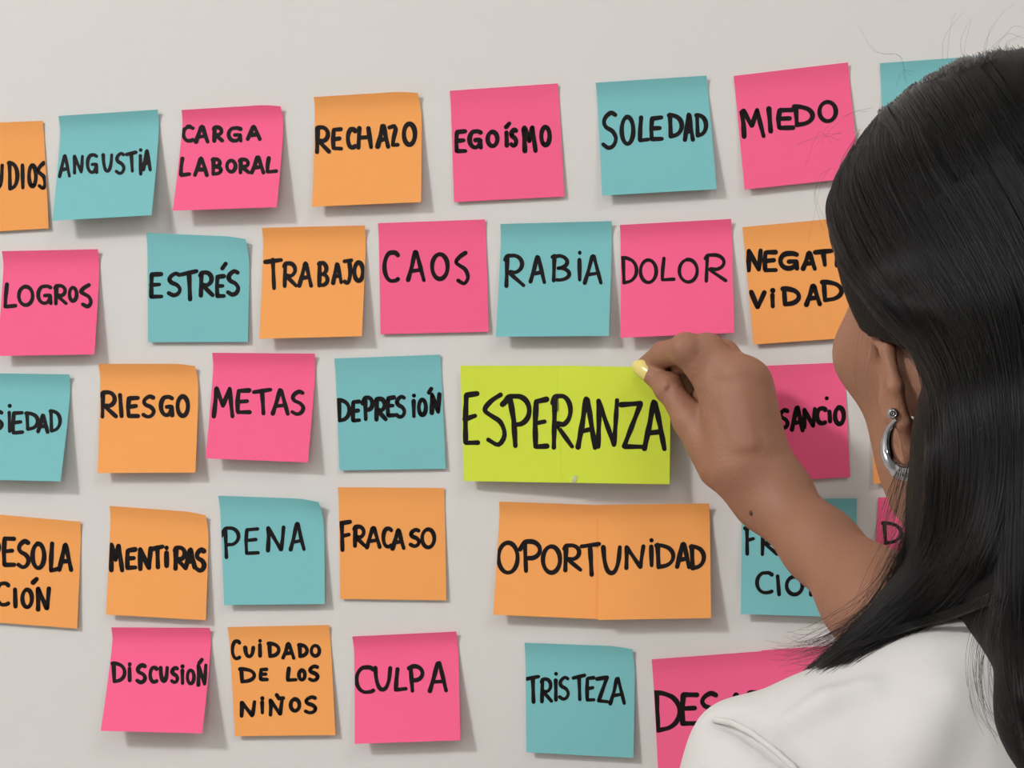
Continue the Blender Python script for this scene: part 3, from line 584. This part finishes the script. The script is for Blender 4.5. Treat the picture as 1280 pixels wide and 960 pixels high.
for s in (-1, 1):      # ears: helix rim, antihelix, lobe, tragus, bowl
    e = lambda y, z, o=0: H(s * (.0725 + o), y + z * .32, z - .018)
    rim = [(.004, .006, .0), (.006, .020, .003), (-.004, .030, .007), (-.017, .027, .012), (-.022, .012, .015), (-.019, -.004, .013), (-.013, -.018, .008), (-.006, -.027, .003)]
    head.append(ell(e(-.008, .004, .002), (.006, .017, .026), HB, k=.006))
    for i in range(len(rim) - 1):
        a_, b_ = rim[i], rim[i + 1]; head.append(cone(e(*a_), e(*b_), .0033, .0033, k=.003))
    head.append(ell(e(-.004, -.027, .003), (.0042, .0075, .0085), HB, k=.005))
    head.append(ell(e(-.007, .004, .012), (.0060, .0085, .0135), HB, k=.003, op='s'))
    head.append(cone(e(-.013, .014, .008), e(-.011, -.012, .008), .0024, .0024, k=.003))
    head.append(cone(e(.004, .001, .004), e(.002, -.006, .005), .0034, .003, k=.003))
HEAD = head

# --- torso (under the shirt) and legs
def limb(a, b, ra, rb, k=.03): return cone(a, b, ra, rb, k=k)
HL, HRt = PEL + [-.085, -.01, -.02], PEL + [.085, .01, -.02]
torso = lambda g: [cone(PEL + [0, 0, .12], NB + [0, -.01, -.14], .092 + g, .10 + g, k=.05, fl=(0.15, 1, 0), fs=.82),
    cone(SL, NB + [0, -.010, -.016], .037 + g, .057 + g, k=.012), cone(SR + [-.02, 0, -.01], NB + [0, -.005, -.035], .038 + g, .048 + g, k=.03),
    cone(SL + [.055, .0, -.08], SR + [-.055, .0, -.08], .062 + g, .062 + g, k=.06)]
LW = SL + np.array([-.05, .04, -.50]); LE = SL + np.array([-.045, -.02, -.27])
body = torso(-.014) + [ell(PEL, (.155, .105, .12), k=.05), limb(SL, LE, .030, .034), limb(LE, LW, .034, .023), limb(SR, EL, .030, .032)]
lh = LW
body += [cone(lh, lh + [0, .008, -.075], .023, .022, k=.02, fl=(1, 0, 0), fs=.6)]
for i, (dy, L) in enumerate(((-.026, .055), (-.009, .070), (.009, .075), (.026, .068))):
    a_ = lh + [0, .006 + dy, -.085]; body += [cone(a_, a_ + [.006, .004, -L * .55], .0088, .0078, k=.004), cone(a_ + [.006, .004, -L * .55], a_ + [.016, .008, -L], .0078, .0062, k=.003)]
body += [cone(lh + [0, .022, -.03], lh + [.012, .052, -.065], .012, .009, k=.008), cone(lh + [.012, .052, -.065], lh + [.016, .060, -.095], .009, .007, k=.004)]
KL, KR = np.array([.27, -.43, .48]), np.array([.45, -.41, .48]); AL, AR = np.array([.265, -.47, .09]), np.array([.46, -.45, .09])
body += [limb(HL, KL, .080, .055), limb(HRt, KR, .080, .055), limb(KL, AL, .052, .034), limb(KR, AR, .052, .034)]
for A in (AL, AR): body += [cone(A + [0, -.02, -.055], A + [-.01, .15, -.065], .030, .022, k=.03)]

rail = lambda prims, lo, hi: [p for p in prims]
P_arm = grid(arm, .0012)
P_head = grid(head, .0015)
P_body = grid(body, .006)
skin = sdf_mesh('body', [P_arm, P_head, P_body], M_skin, person)

# thumb nail: a long painted plate, curved across
tdir = T[3] - T[2]; tdir /= np.linalg.norm(tdir)
nn = np.array([-.30, -.93, -.12]); nn -= (nn @ tdir) * tdir; nn /= np.linalg.norm(nn); sd = np.cross(tdir, nn)
def nail(root, L, Wd, R, name, m, tip_over=.0):
    V, F, n = [], [], 10
    for layer in (0, 1):
        for i in range(n + 1):
            for j in range(n + 1):
                a = i / n * 2 - 1; b = j / n * 2 - 1
                wd = Wd * (1 - .16 * max(0, -a) ** 3 - .34 * max(0, a) ** 4)
                x = b * wd; al = a * L * (1 - .22 * b * b)
                V.append(root + tdir * al + sd * x + nn * (sqrt(max(R * R - x * x, 0)) - R + .0002 - .0009 * layer - .0010 * a * a + .0))
    N = (n + 1) ** 2; k = lambda i, j: i * (n + 1) + j
    for i in range(n):
        for j in range(n):
            F.append((k(i, j), k(i, j + 1), k(i + 1, j + 1), k(i + 1, j))); F.append((N + k(i, j), N + k(i + 1, j), N + k(i + 1, j + 1), N + k(i, j + 1)))
        for a_, b_ in ((k(i, 0), k(i + 1, 0)), (k(i + 1, n), k(i, n)), (k(0, i + 1), k(0, i)), (k(n, i), k(n, i + 1))): F.append((a_, b_, N + b_, N + a_))
    return mesh_obj(name, V, F, m, person)
o = nail(T[3] + tdir * .0022 + nn * .0070, .0080, .0056, .0066, 'thumb_nail', M_nail); o['label'] = 'long thumb nail painted pale yellow'
mp = Wp(938, 643, .0)
def surf(prims, px, py, d0=.0, d1=.62, n=260):
    """where the sight line through a photo position meets the modelled surface"""
    d = np.linspace(d1, d0, n); P = np.array([Wp(px, py, x) for x in d]); F = evalp(prims, P[:, 0], P[:, 1], P[:, 2])
    i = np.argmax(F < 0) if (F < 0).any() else int(np.argmin(F)); return P[i]
c = surf([p for p in arm if p.op == 'u'], 939, 641, .0, .2, 500)
Fm, lo_, h_ = grid([ell(c, (.0014, .0012, .0019), k=.001)], .0004); o = sdf_mesh('mole', [(Fm, lo_, h_)], M_mole, skin); o.matrix_parent_inverse = Matrix.Identity(4); o['label'] = 'small dark mole by the wrist'

# --- face details hidden from here but part of her
for s in (-1, 1):
    o = sdf_mesh('eye', [grid([ell(H(s * .031, .0705, .009), (.0118,) * 3, HB)], .0015)], M_eye, person)
    i_ = sdf_mesh('iris', [grid([ell(H(s * .0305, .0798, .008), (.0058, .0036, .0058), HB)], .0007)], M_iris, o); i_.matrix_parent_inverse = Matrix.Identity(4)
    sdf_mesh('eyebrow', [grid([cone(H(s * .014, .0890, .029), H(s * .044, .0775, .032), .0026, .0020)], .001)], M_hairbase, person)
sdf_mesh('lips', [grid([cone(H(-.020, .083, -.056), H(0, .0905, -.053), .0035, .0055, k=.004), cone(H(.020, .083, -.056), H(0, .0905, -.053), .0035, .0055, k=.004), cone(H(-.014, .085, -.061), H(.014, .085, -.061), .0050, .0050, k=.005)], .001)], M_lip, person)

# --- clothes
shirt = torso(.009) + [cone(Wp(914, 918, .40), Wp(950, 950, .40), .009, .02, k=.014), cone(SL + [0, 0, -.006], SL + (LE - SL) * .55, .041, .056, k=.012), cone(SR, SR + (EL - SR) * .5, .048, .058, k=.02),
                       cone(PEL + [0, 0, .02], PEL + [0, 0, .2], .135, .12, k=.05, fl=(.15, 1, 0), fs=.78)]
SH_BASE = list(shirt)
def on_shirt(px, py, out=.0):
    p = surf(SH_BASE, px, py, .1, .62, 500); return p + np.array([0, -out, 0])
def chain(pts, r0, r1, k, op='u', out=0.0):
    P = [on_shirt(x, y, out) for x, y in pts]; n = len(P) - 1
    return [cone(P[i], P[i + 1], r0 + (r1 - r0) * i / n, r0 + (r1 - r0) * (i + 1) / n, k=k, op=op) for i in range(n)]
shirt += chain([(1180, 880), (1150, 930), (1130, 980)], .003, .003, .018, out=-.0038)
seam_line = [(893, 900), (915, 904), (940, 917), (965, 936), (990, 958), (1012, 984)]
shirt_done = list(shirt)
def on_done(px, py): return surf(shirt_done, px, py, .1, .62, 700)
SP = [on_done(*p_) for p_ in seam_line]
shirt += [cone(SP[i] + [0, .0003, 0], SP[i + 1] + [0, .0003, 0], .0018, .0018, k=.007, op='s') for i in range(len(SP) - 1)]
FP = [on_done(*p_) for p_ in [(985, 905), (1035, 878), (1085, 862)]]
shirt += [cone(FP[i] + [0, .0005, 0], FP[i + 1] + [0, .0005, 0], .0020, .0020, k=.009) for i in range(2)]
def wr(F, X, Y, Z):
    return F + .0009 * np.sin(38 * X + 22 * Z + 3 * np.sin(31 * Z + 17 * X)) * np.sin(29 * Z - 34 * X + 20 * Y) + .0006 * np.sin(90 * X + 40 * Z + 2 * np.sin(50 * Z))
Fs = grid(shirt, .0025, post=wr)
sh = sdf_mesh('t_shirt', [Fs], M_shirt, person); sh['label'] = 'plain white t-shirt'
o = sdf_mesh('sleeve_seam', [grid([cone(SP[i] + [0, .0006, 0], SP[i + 1] + [0, .0006, 0], .0013, .0013, k=.0005) for i in range(len(SP) - 1)], .0005)], M_shirt, person); o['label'] = 'raised sleeve seam of the t-shirt'
legs = [ell(PEL + [0, 0, -.01], (.165, .118, .12), k=.05), limb(HL, KL, .090, .062), limb(HRt, KR, .090, .062), limb(KL, AL + [0, 0, .02], .062, .046), limb(KR, AR + [0, 0, .02], .062, .046)]
sdf_mesh('jeans', [grid(legs, .006)], M_jeans, person)
for A in (AL, AR):
    sdf_mesh('shoe', [grid([cone(A + [0, -.02, -.05], A + [-.01, .15, -.058], .040, .032, k=.02), ell(A + [0, 0, -.03], (.04, .05, .05), k=.02), Prim(lambda X, Y, Z: -Z + 0 * X + 0 * Y, (0, 0, 0), (0, 0, 0), .002, 'i')], .005)], M_shoe, person)

# --- hair
HGX = [-.12, -.05, -.02, .0, .011, .014, .04, .065, .09, .2]
HGY = [-.060, -.055, -.042, -.030, -.018, .022, .045, .070, .12, .3]
def hairline(P_):
    def f(X, Y, Z):
        x, y, z = X - HO[0], Y - HO[1], Z - HO[2]
        lx = x * HR[0] + y * HR[1] + z * HR[2]; ly = x * HF[0] + y * HF[1] + z * HF[2]; lz = x * HU[0] + y * HU[1] + z * HU[2]
        g = np.interp(lz, HGX, HGY)
        return (ly - g) * .6
    return Prim(f, HO - .3, HO + .3, .012, 'i')
cap = [ell(H(-.002, -.010, .037), (.092, .111, .102), HB, k=.01), hairline(0)]
fall = [cone(H(-.025, -.070, .04), Wp(1276, 530, .37), .040, .038, k=.02), cone(Wp(1276, 530, .37), Wp(1250, 665, .365), .038, .034, k=.02),
        cone(H(0, -.06, .02), Wp(1335, 600, .37), .055, .05, k=.03), cone(Wp(1335, 600, .37), Wp(1322, 740, .40), .05, .035, k=.03),
        cone(H(.05, -.05, .02), Wp(1420, 700, .37), .055, .035, k=.04), cone(Wp(1310, 740, .41), Wp(1330, 900, .455), .030, .022, k=.02), cone(Wp(1330, 900, .455), Wp(1345, 1040, .46), .022, .008, k=.02),
        cone(Wp(1420, 700, .37), Wp(1440, 900, .42), .035, .02, k=.03),
        cone(Wp(1215, 675, .365), Wp(1168, 735, .372), .028, .0155, k=.02), cone(Wp(1168, 735, .372), Wp(1110, 777, .385), .0150, .0080, k=.012), cone(Wp(1110, 777, .385), Wp(1050, 815, .392), .0080, .0015, k=.008)]
HV = cap + fall
def inset(F, X, Y, Z): return F + .0030
hair = sdf_mesh('hair', [grid(HV, .0025, post=inset)], M_hairbase, person); hair['label'] = 'long straight black hair'

def march(prims, px, py, d1=.60, d0=.12, n=110):
    """vectorised sight-line hit for arrays of photo positions"""
    px, py = np.asarray(px, float), np.asarray(py, float)
    s = (px - 640) / FPX; u = (480 - py) / FPX
    dx = -sin(YAW) + s * cos(YAW); dy = cos(YAW) + s * sin(YAW)
    d = np.linspace(d1, d0, n)[:, None]; t = (WALL_DIST - d) / dy
    X, Y, Z = CAM[0] + dx * t, -d + 0 * t, CAM[2] + u * t
    F = evalp(prims, X, Y, Z); hit = F < 0
    i = np.where(hit.any(0), hit.argmax(0), F.argmin(0)); k = np.arange(px.size)
    # refine between the two samples
    j = np.maximum(i - 1, 0); f0, f1 = F[j, k], F[i, k]; tt = np.where((f0 > 0) & (f1 < 0), f0 / np.maximum(f0 - f1, 1e-9), 1)
    return np.stack([X[j, k] + (X[i, k] - X[j, k]) * tt, Y[j, k] + (Y[i, k] - Y[j, k]) * tt, Z[j, k] + (Z[i, k] - Z[j, k]) * tt], 1)
FAM1 = [  # swept back from the hairline, behind the ear, then forward over the shoulder
    [(1036, 215), (1034, 262), (1052, 325), (1100, 392), (1152, 455), (1164, 560), (1152, 682), (1096, 760), (1012, 826)],
    [(1050, 170), (1048, 240), (1085, 325), (1140, 400), (1182, 480), (1192, 590), (1172, 695), (1104, 770), (1018, 832)],
    [(1075, 140), (1078, 210), (1125, 310), (1180, 395), (1217, 480), (1224, 600), (1196, 700), (1130, 772), (1050, 824)],
    [(1105, 115), (1115, 190), (1170, 295), (1222, 385), (1250, 480), (1254, 610), (1224, 708), (1165, 762), (1090, 800)]]
FAM2 = [
    [(1105, 115), (1115, 190), (1170, 295), (1222, 385), (1250, 480), (1260, 610), (1254, 720), (1256, 800), (1276, 890)],
    [(1150, 92), (1170, 170), (1230, 275), (1275, 370), (1290, 480), (1288, 610), (1284, 740), (1290, 850), (1300, 950)],
    [(1210, 72), (1242, 150), (1300, 250), (1335, 360), (1345, 480), (1335, 620), (1330, 760), (1335, 880), (1340, 980)],
    [(1290, 62), (1320, 140), (1370, 240), (1400, 350), (1405, 480), (1400, 620), (1405, 760), (1420, 880), (1430, 980)],
    [(1370, 90), (1400, 150), (1440, 240), (1460, 350), (1455, 480), (1440, 620), (1440, 760), (1445, 880), (1450, 980)]]
rng = np.random.default_rng(5)
CL = {}
def strands(fam, n, spread=5.0, deep=.004, clump=0.5, lat=1.0):
    K = len(fam[0]); G = np.array(fam, float)
    t = rng.random(n) * (len(fam) - 1); nc = max(4, n // 40); cen = rng.random(nc) * (len(fam) - 1)
    CL['id'] = np.abs(t[:, None] - cen[None]).argmin(1); near = cen[CL['id']]
    P = np.zeros((n, K, 2)); ph = rng.random(n)
    for k in range(K):
        tk = t + (near - t) * clump * (k / (K - 1)) ** .8 * .8
        i = np.clip(tk.astype(int), 0, len(fam) - 2); f = (tk - i)[:, None]
        P[:, k] = G[i, k] * (1 - f) + G[i + 1, k] * f
    P += rng.normal(0, 1, (n, 1, 2)) * spread * .5 * lat + np.cumsum(rng.normal(0, 1, (n, K, 2)), 1) * spread * .33
    return P
FOLD = HV + SH_BASE
def lift3(P, deep, off=.0008):
    n, K, _ = P.shape; R = march(FOLD, P[..., 0].ravel(), P[..., 1].ravel()).reshape(n, K, 3)
    # settle at differing depths along the view-independent outward normal
    e = .002; X, Y, Z = R[..., 0], R[..., 1], R[..., 2]
    g = np.stack([evalp(FOLD, X + e, Y, Z) - evalp(FOLD, X - e, Y, Z), evalp(FOLD, X, Y + e, Z) - evalp(FOLD, X, Y - e, Z), evalp(FOLD, X, Y, Z + e) - evalp(FOLD, X, Y, Z - e)], -1)
    g /= np.linalg.norm(g, axis=-1, keepdims=True) + 1e-9
    f0 = evalp(FOLD, X, Y, Z)
    dep = (rng.random((n, 1)) ** 1.5) * deep if CL.get('id') is None or len(CL['id']) != n else (.35 * rng.random((n, 1)) + .65 * rng.random(4000)[CL['id']][:, None] ** 1.3) * deep
    return R - g * (np.minimum(f0, .01) * (f0 > .0005) + dep - off)[..., None]
def smooth_curves(C, sub=4):
    n, K, _ = C.shape; q_ = np.concatenate([2 * C[:, :1] - C[:, 1:2], C, 2 * C[:, -1:] - C[:, -2:-1]], 1); out = []
    for i in range(1, K):
        for s in range(sub):
            t = s / sub; a, b, c_, d = q_[:, i - 1], q_[:, i], q_[:, i + 1], q_[:, i + 2]
            out.append(.5 * (2 * b + (c_ - a) * t + (2 * a - 5 * b + 4 * c_ - d) * t * t + (3 * b - a - 3 * c_ + d) * t ** 3))
    out.append(q_[:, K]); return np.stack(out, 1)
def curves_obj(name, sets, m, parent, vary=False):
    cu = bpy.data.hair_curves.new(name); sizes = []; pts = []; rad = []
    for C, r in sets:
        for c_ in C:
            if vary: c_ = c_[:int(len(c_) * (.55 + .45 * rng.random()))]
            sizes.append(len(c_)); pts.append(c_); rad.append(np.linspace(1, .55, len(c_)) * r)
    cu.add_curves(sizes)
    cu.position_data.foreach_set('vector', np.vstack(pts).astype(np.float32).ravel())
    a_ = cu.attributes.get('radius') or cu.attributes.new('radius', 'FLOAT', 'POINT'); a_.data.foreach_set('value', np.concatenate(rad).astype(np.float32))
    cu.materials.append(m); o = bpy.data.objects.new(name, cu); COL.objects.link(o); o.parent = parent
    return o
S1 = smooth_curves(lift3(strands(FAM1, 6500, 5, clump=.7), .0055)); S2 = smooth_curves(lift3(strands(FAM2, 4500, 6, clump=.7), .0055)); CL.clear()
FAM3 = [[(1078, 132), (1092, 150), (1118, 190), (1158, 250)], [(1130, 100), (1142, 116), (1166, 152), (1206, 215)], [(1190, 78), (1205, 95), (1232, 135), (1270, 200)], [(1250, 63), (1262, 80), (1290, 120), (1330, 190)], [(1330, 62), (1342, 82), (1370, 125), (1400, 190)]]
S4 = smooth_curves(lift3(strands(FAM3, 1800, 4, clump=.5), .003)); CL.clear()
# far side of the head: the same comb mirrored over the middle of the head, ending at the neck
def mirror(C):
    L = (C - HO) @ HB.T; L[..., 0] *= -1; return L @ HB + HO
S3 = mirror(S1[:3000, :21]); 
curves_obj('hair_strands', [(S1, .00012), (S2, .00012), (S4, .00011), (S3, .00014)], M_hair, hair)
# loose wisps: over the arm, the swept tips, down the shirt and over the crown
def loose(ctrl, n, sp, r, deep=0.0, surf_=None):
    G = np.array(ctrl, float); K = G.shape[1] if G.ndim == 3 else len(G)
    if G.ndim == 2: G = np.stack([G, G])
    t = rng.random(n)[:, None, None]; P = G[0][None] * (1 - t) + G[1][None] * t
    g_ = (np.arange(K) / (K - 1))[None, :, None]
    P = P + rng.normal(0, 1, (n, 1, P.shape[2])) * sp * .35 + rng.normal(0, 1, (n, 1, P.shape[2])) * sp * 1.1 * g_ ** 1.6 + rng.normal(0, 1, (n, 1, P.shape[2])) * sp * .8 * np.sin(pi * g_) + rng.normal(0, 1, P.shape) * sp * .08
    return P
def to3(P, depths):
    n, K, _ = P.shape; out = np.zeros((n, K, 3))
    for i in range(n):
        for k in range(K): out[i, k] = Wp(P[i, k, 0], P[i, k, 1], depths[k])
    return out
W = []
W.append((smooth_curves(to3(loose([[(1140, 640), (1120, 700), (1090, 755), (1045, 790), (1000, 808), (955, 802)], [(1150, 670), (1120, 740), (1085, 785), (1050, 812), (1020, 824), (998, 838)]], 230, 10, 1), [.365, .375, .385, .39, .39, .39])), .00007))
W.append((smooth_curves(to3(loose([[(1148, 560), (1140, 610), (1125, 655), (1100, 700), (1075, 750), (1050, 790)], [(1155, 560), (1145, 625), (1140, 680), (1120, 730), (1100, 765), (1075, 800)]], 80, 11, 1), [.36, .365, .37, .375, .38, .385])), .00005))
W.append((smooth_curves(to3(loose([[(1120, 590), (1112, 615), (1102, 650), (1094, 690)], [(1156, 560), (1148, 605), (1138, 650), (1126, 700)]], 60, 3, 1), [.345, .35, .35, .355])), .00008))
W.append((smooth_curves(lift3(loose([[(1240, 740), (1226, 790), (1222, 840), (1232, 890), (1250, 925)], [(1262, 740), (1255, 800), (1252, 850), (1262, 890), (1290, 925)]], 36, 9, 1), .0, .0025)), .00007))
W.append((smooth_curves(lift3(loose([[(1252, 752), (1200, 770), (1150, 788), (1100, 802), (1050, 822)], [(1245, 742), (1195, 762), (1140, 782), (1095, 800), (1040, 830)]], 60, 3.0, 1), .0, .002)), .00011))
W.append((smooth_curves(to3(loose([[(1086, 380), (1074, 425), (1070, 470), (1078, 500)], [(1100, 395), (1094, 430), (1088, 465), (1092, 490)]], 7, 7, 1), [.345, .342, .338, .335])), .00004))
fly = [[(1180, 75), (1184, 45), (1200, 15), (1225, -8)], [(1232, 66), (1236, 40), (1250, 18), (1272, 0)], [(1240, 62), (1255, 48), (1275, 42), (1300, 50)], [(1130, 105), (1125, 70), (1095, 60), (1070, 20)], [(1045, 180), (1028, 172), (1012, 190), (1000, 215)],
       [(1090, 140), (1060, 140), (1035, 160), (1020, 185)], [(1037, 210), (1022, 225), (1014, 260), (1006, 310)], [(1035, 225), (1020, 240), (1030, 280), (1045, 310)], [(1140, 95), (1128, 90), (1120, 105), (1118, 120)], [(1205, 70), (1205, 55), (1212, 35), (1216, 20)], [(1255, 62), (1262, 50), (1280, 44), (1295, 58)], [(1050, 170), (1030, 168), (1005, 178), (985, 190)]]
def rooted(P):      # strands that leave the hair where their root touches it
    r = march(HV, P[:, 0, 0], P[:, 0, 1]); out = np.zeros(P.shape[:2] + (3,))
    for i in range(len(P)):
        for k in range(P.shape[1]): out[i, k] = Wp(P[i, k, 0], P[i, k, 1], -r[i, 1] + .002 * k)
    return out
W.append((smooth_curves(rooted(np.repeat(np.array(fly, float), 2, 0) + rng.normal(0, 3, (24, 4, 2)))), .00005))
tuft = []
for _ in range(150):
    x_ = 1152 + 95 * rng.random(); y_ = 104 - (x_ - 1152) * .33; tuft.append([(x_ - 2, y_ + 2), (x_ + rng.normal(0, 4), y_ - 2 - rng.random() * 8), (x_ + 5 + rng.normal(0, 7), y_ - 4 - rng.random() * 10)])
tuft = np.array(tuft)
W.append((smooth_curves(rooted(tuft)), .00007))
curves_obj('loose_strands', W, M_hair, hair, True)['label'] = 'thin loose strands of hair'

# --- hoop earring in her left ear
lobe = H(-.0775, -.004, -.031)
st = surf([p for p in head if p.op == 'u'], 1119, 517, .1, .5, 900) + np.array([-.001, -.002, 0])
ear = tag(empty('hoop_earring', st), 'chunky silver hoop earring hanging from the left ear', 'earring')
Fe = grid([ell(st, (.0026, .0020, .0026), k=.001), cone(st + [0, -.001, 0], st + [0, -.0035, 0], .0011, .0011, k=.0008, op='s')], .0003)
sdf_mesh('stud', [Fe], M_silver, ear)
hc = Wp(1134, 556, -st[1] + .003)          # hoop centre
up_ = np.array([0, 0, 1.0]); side = (Wp(1180, 556, .36) - Wp(1090, 556, .34)); side /= np.linalg.norm(side)
side = side * .92 + np.array([0, -.30, 0]); side /= np.linalg.norm(side)
R = .0125
V, F = [], []; nu, nv = 64, 16; axn = np.cross(side, up_)
a0, a1 = radians(118), radians(118 + 318)
for i in range(nu + 1):
    f = i / nu; a = a0 + (a1 - a0) * f; thick = .0009 + .0034 * sin(pi * f) ** .8
    d_ = side * cos(a) + up_ * sin(a); c = hc + d_ * (R - 0 * thick)
    for j in range(nv):
        b = 2 * pi * j / nv; V.append(c + d_ * thick * .85 * cos(b) + axn * thick * 1.0 * sin(b))
for i in range(nu):
    for j in range(nv): F.append((i * nv + j, i * nv + (j + 1) % nv, (i + 1) * nv + (j + 1) % nv, (i + 1) * nv + j))
F += [tuple(range(nv))[::-1], tuple(nu * nv + j for j in range(nv))]
mesh_obj('hoop', V, F, M_silver, ear)
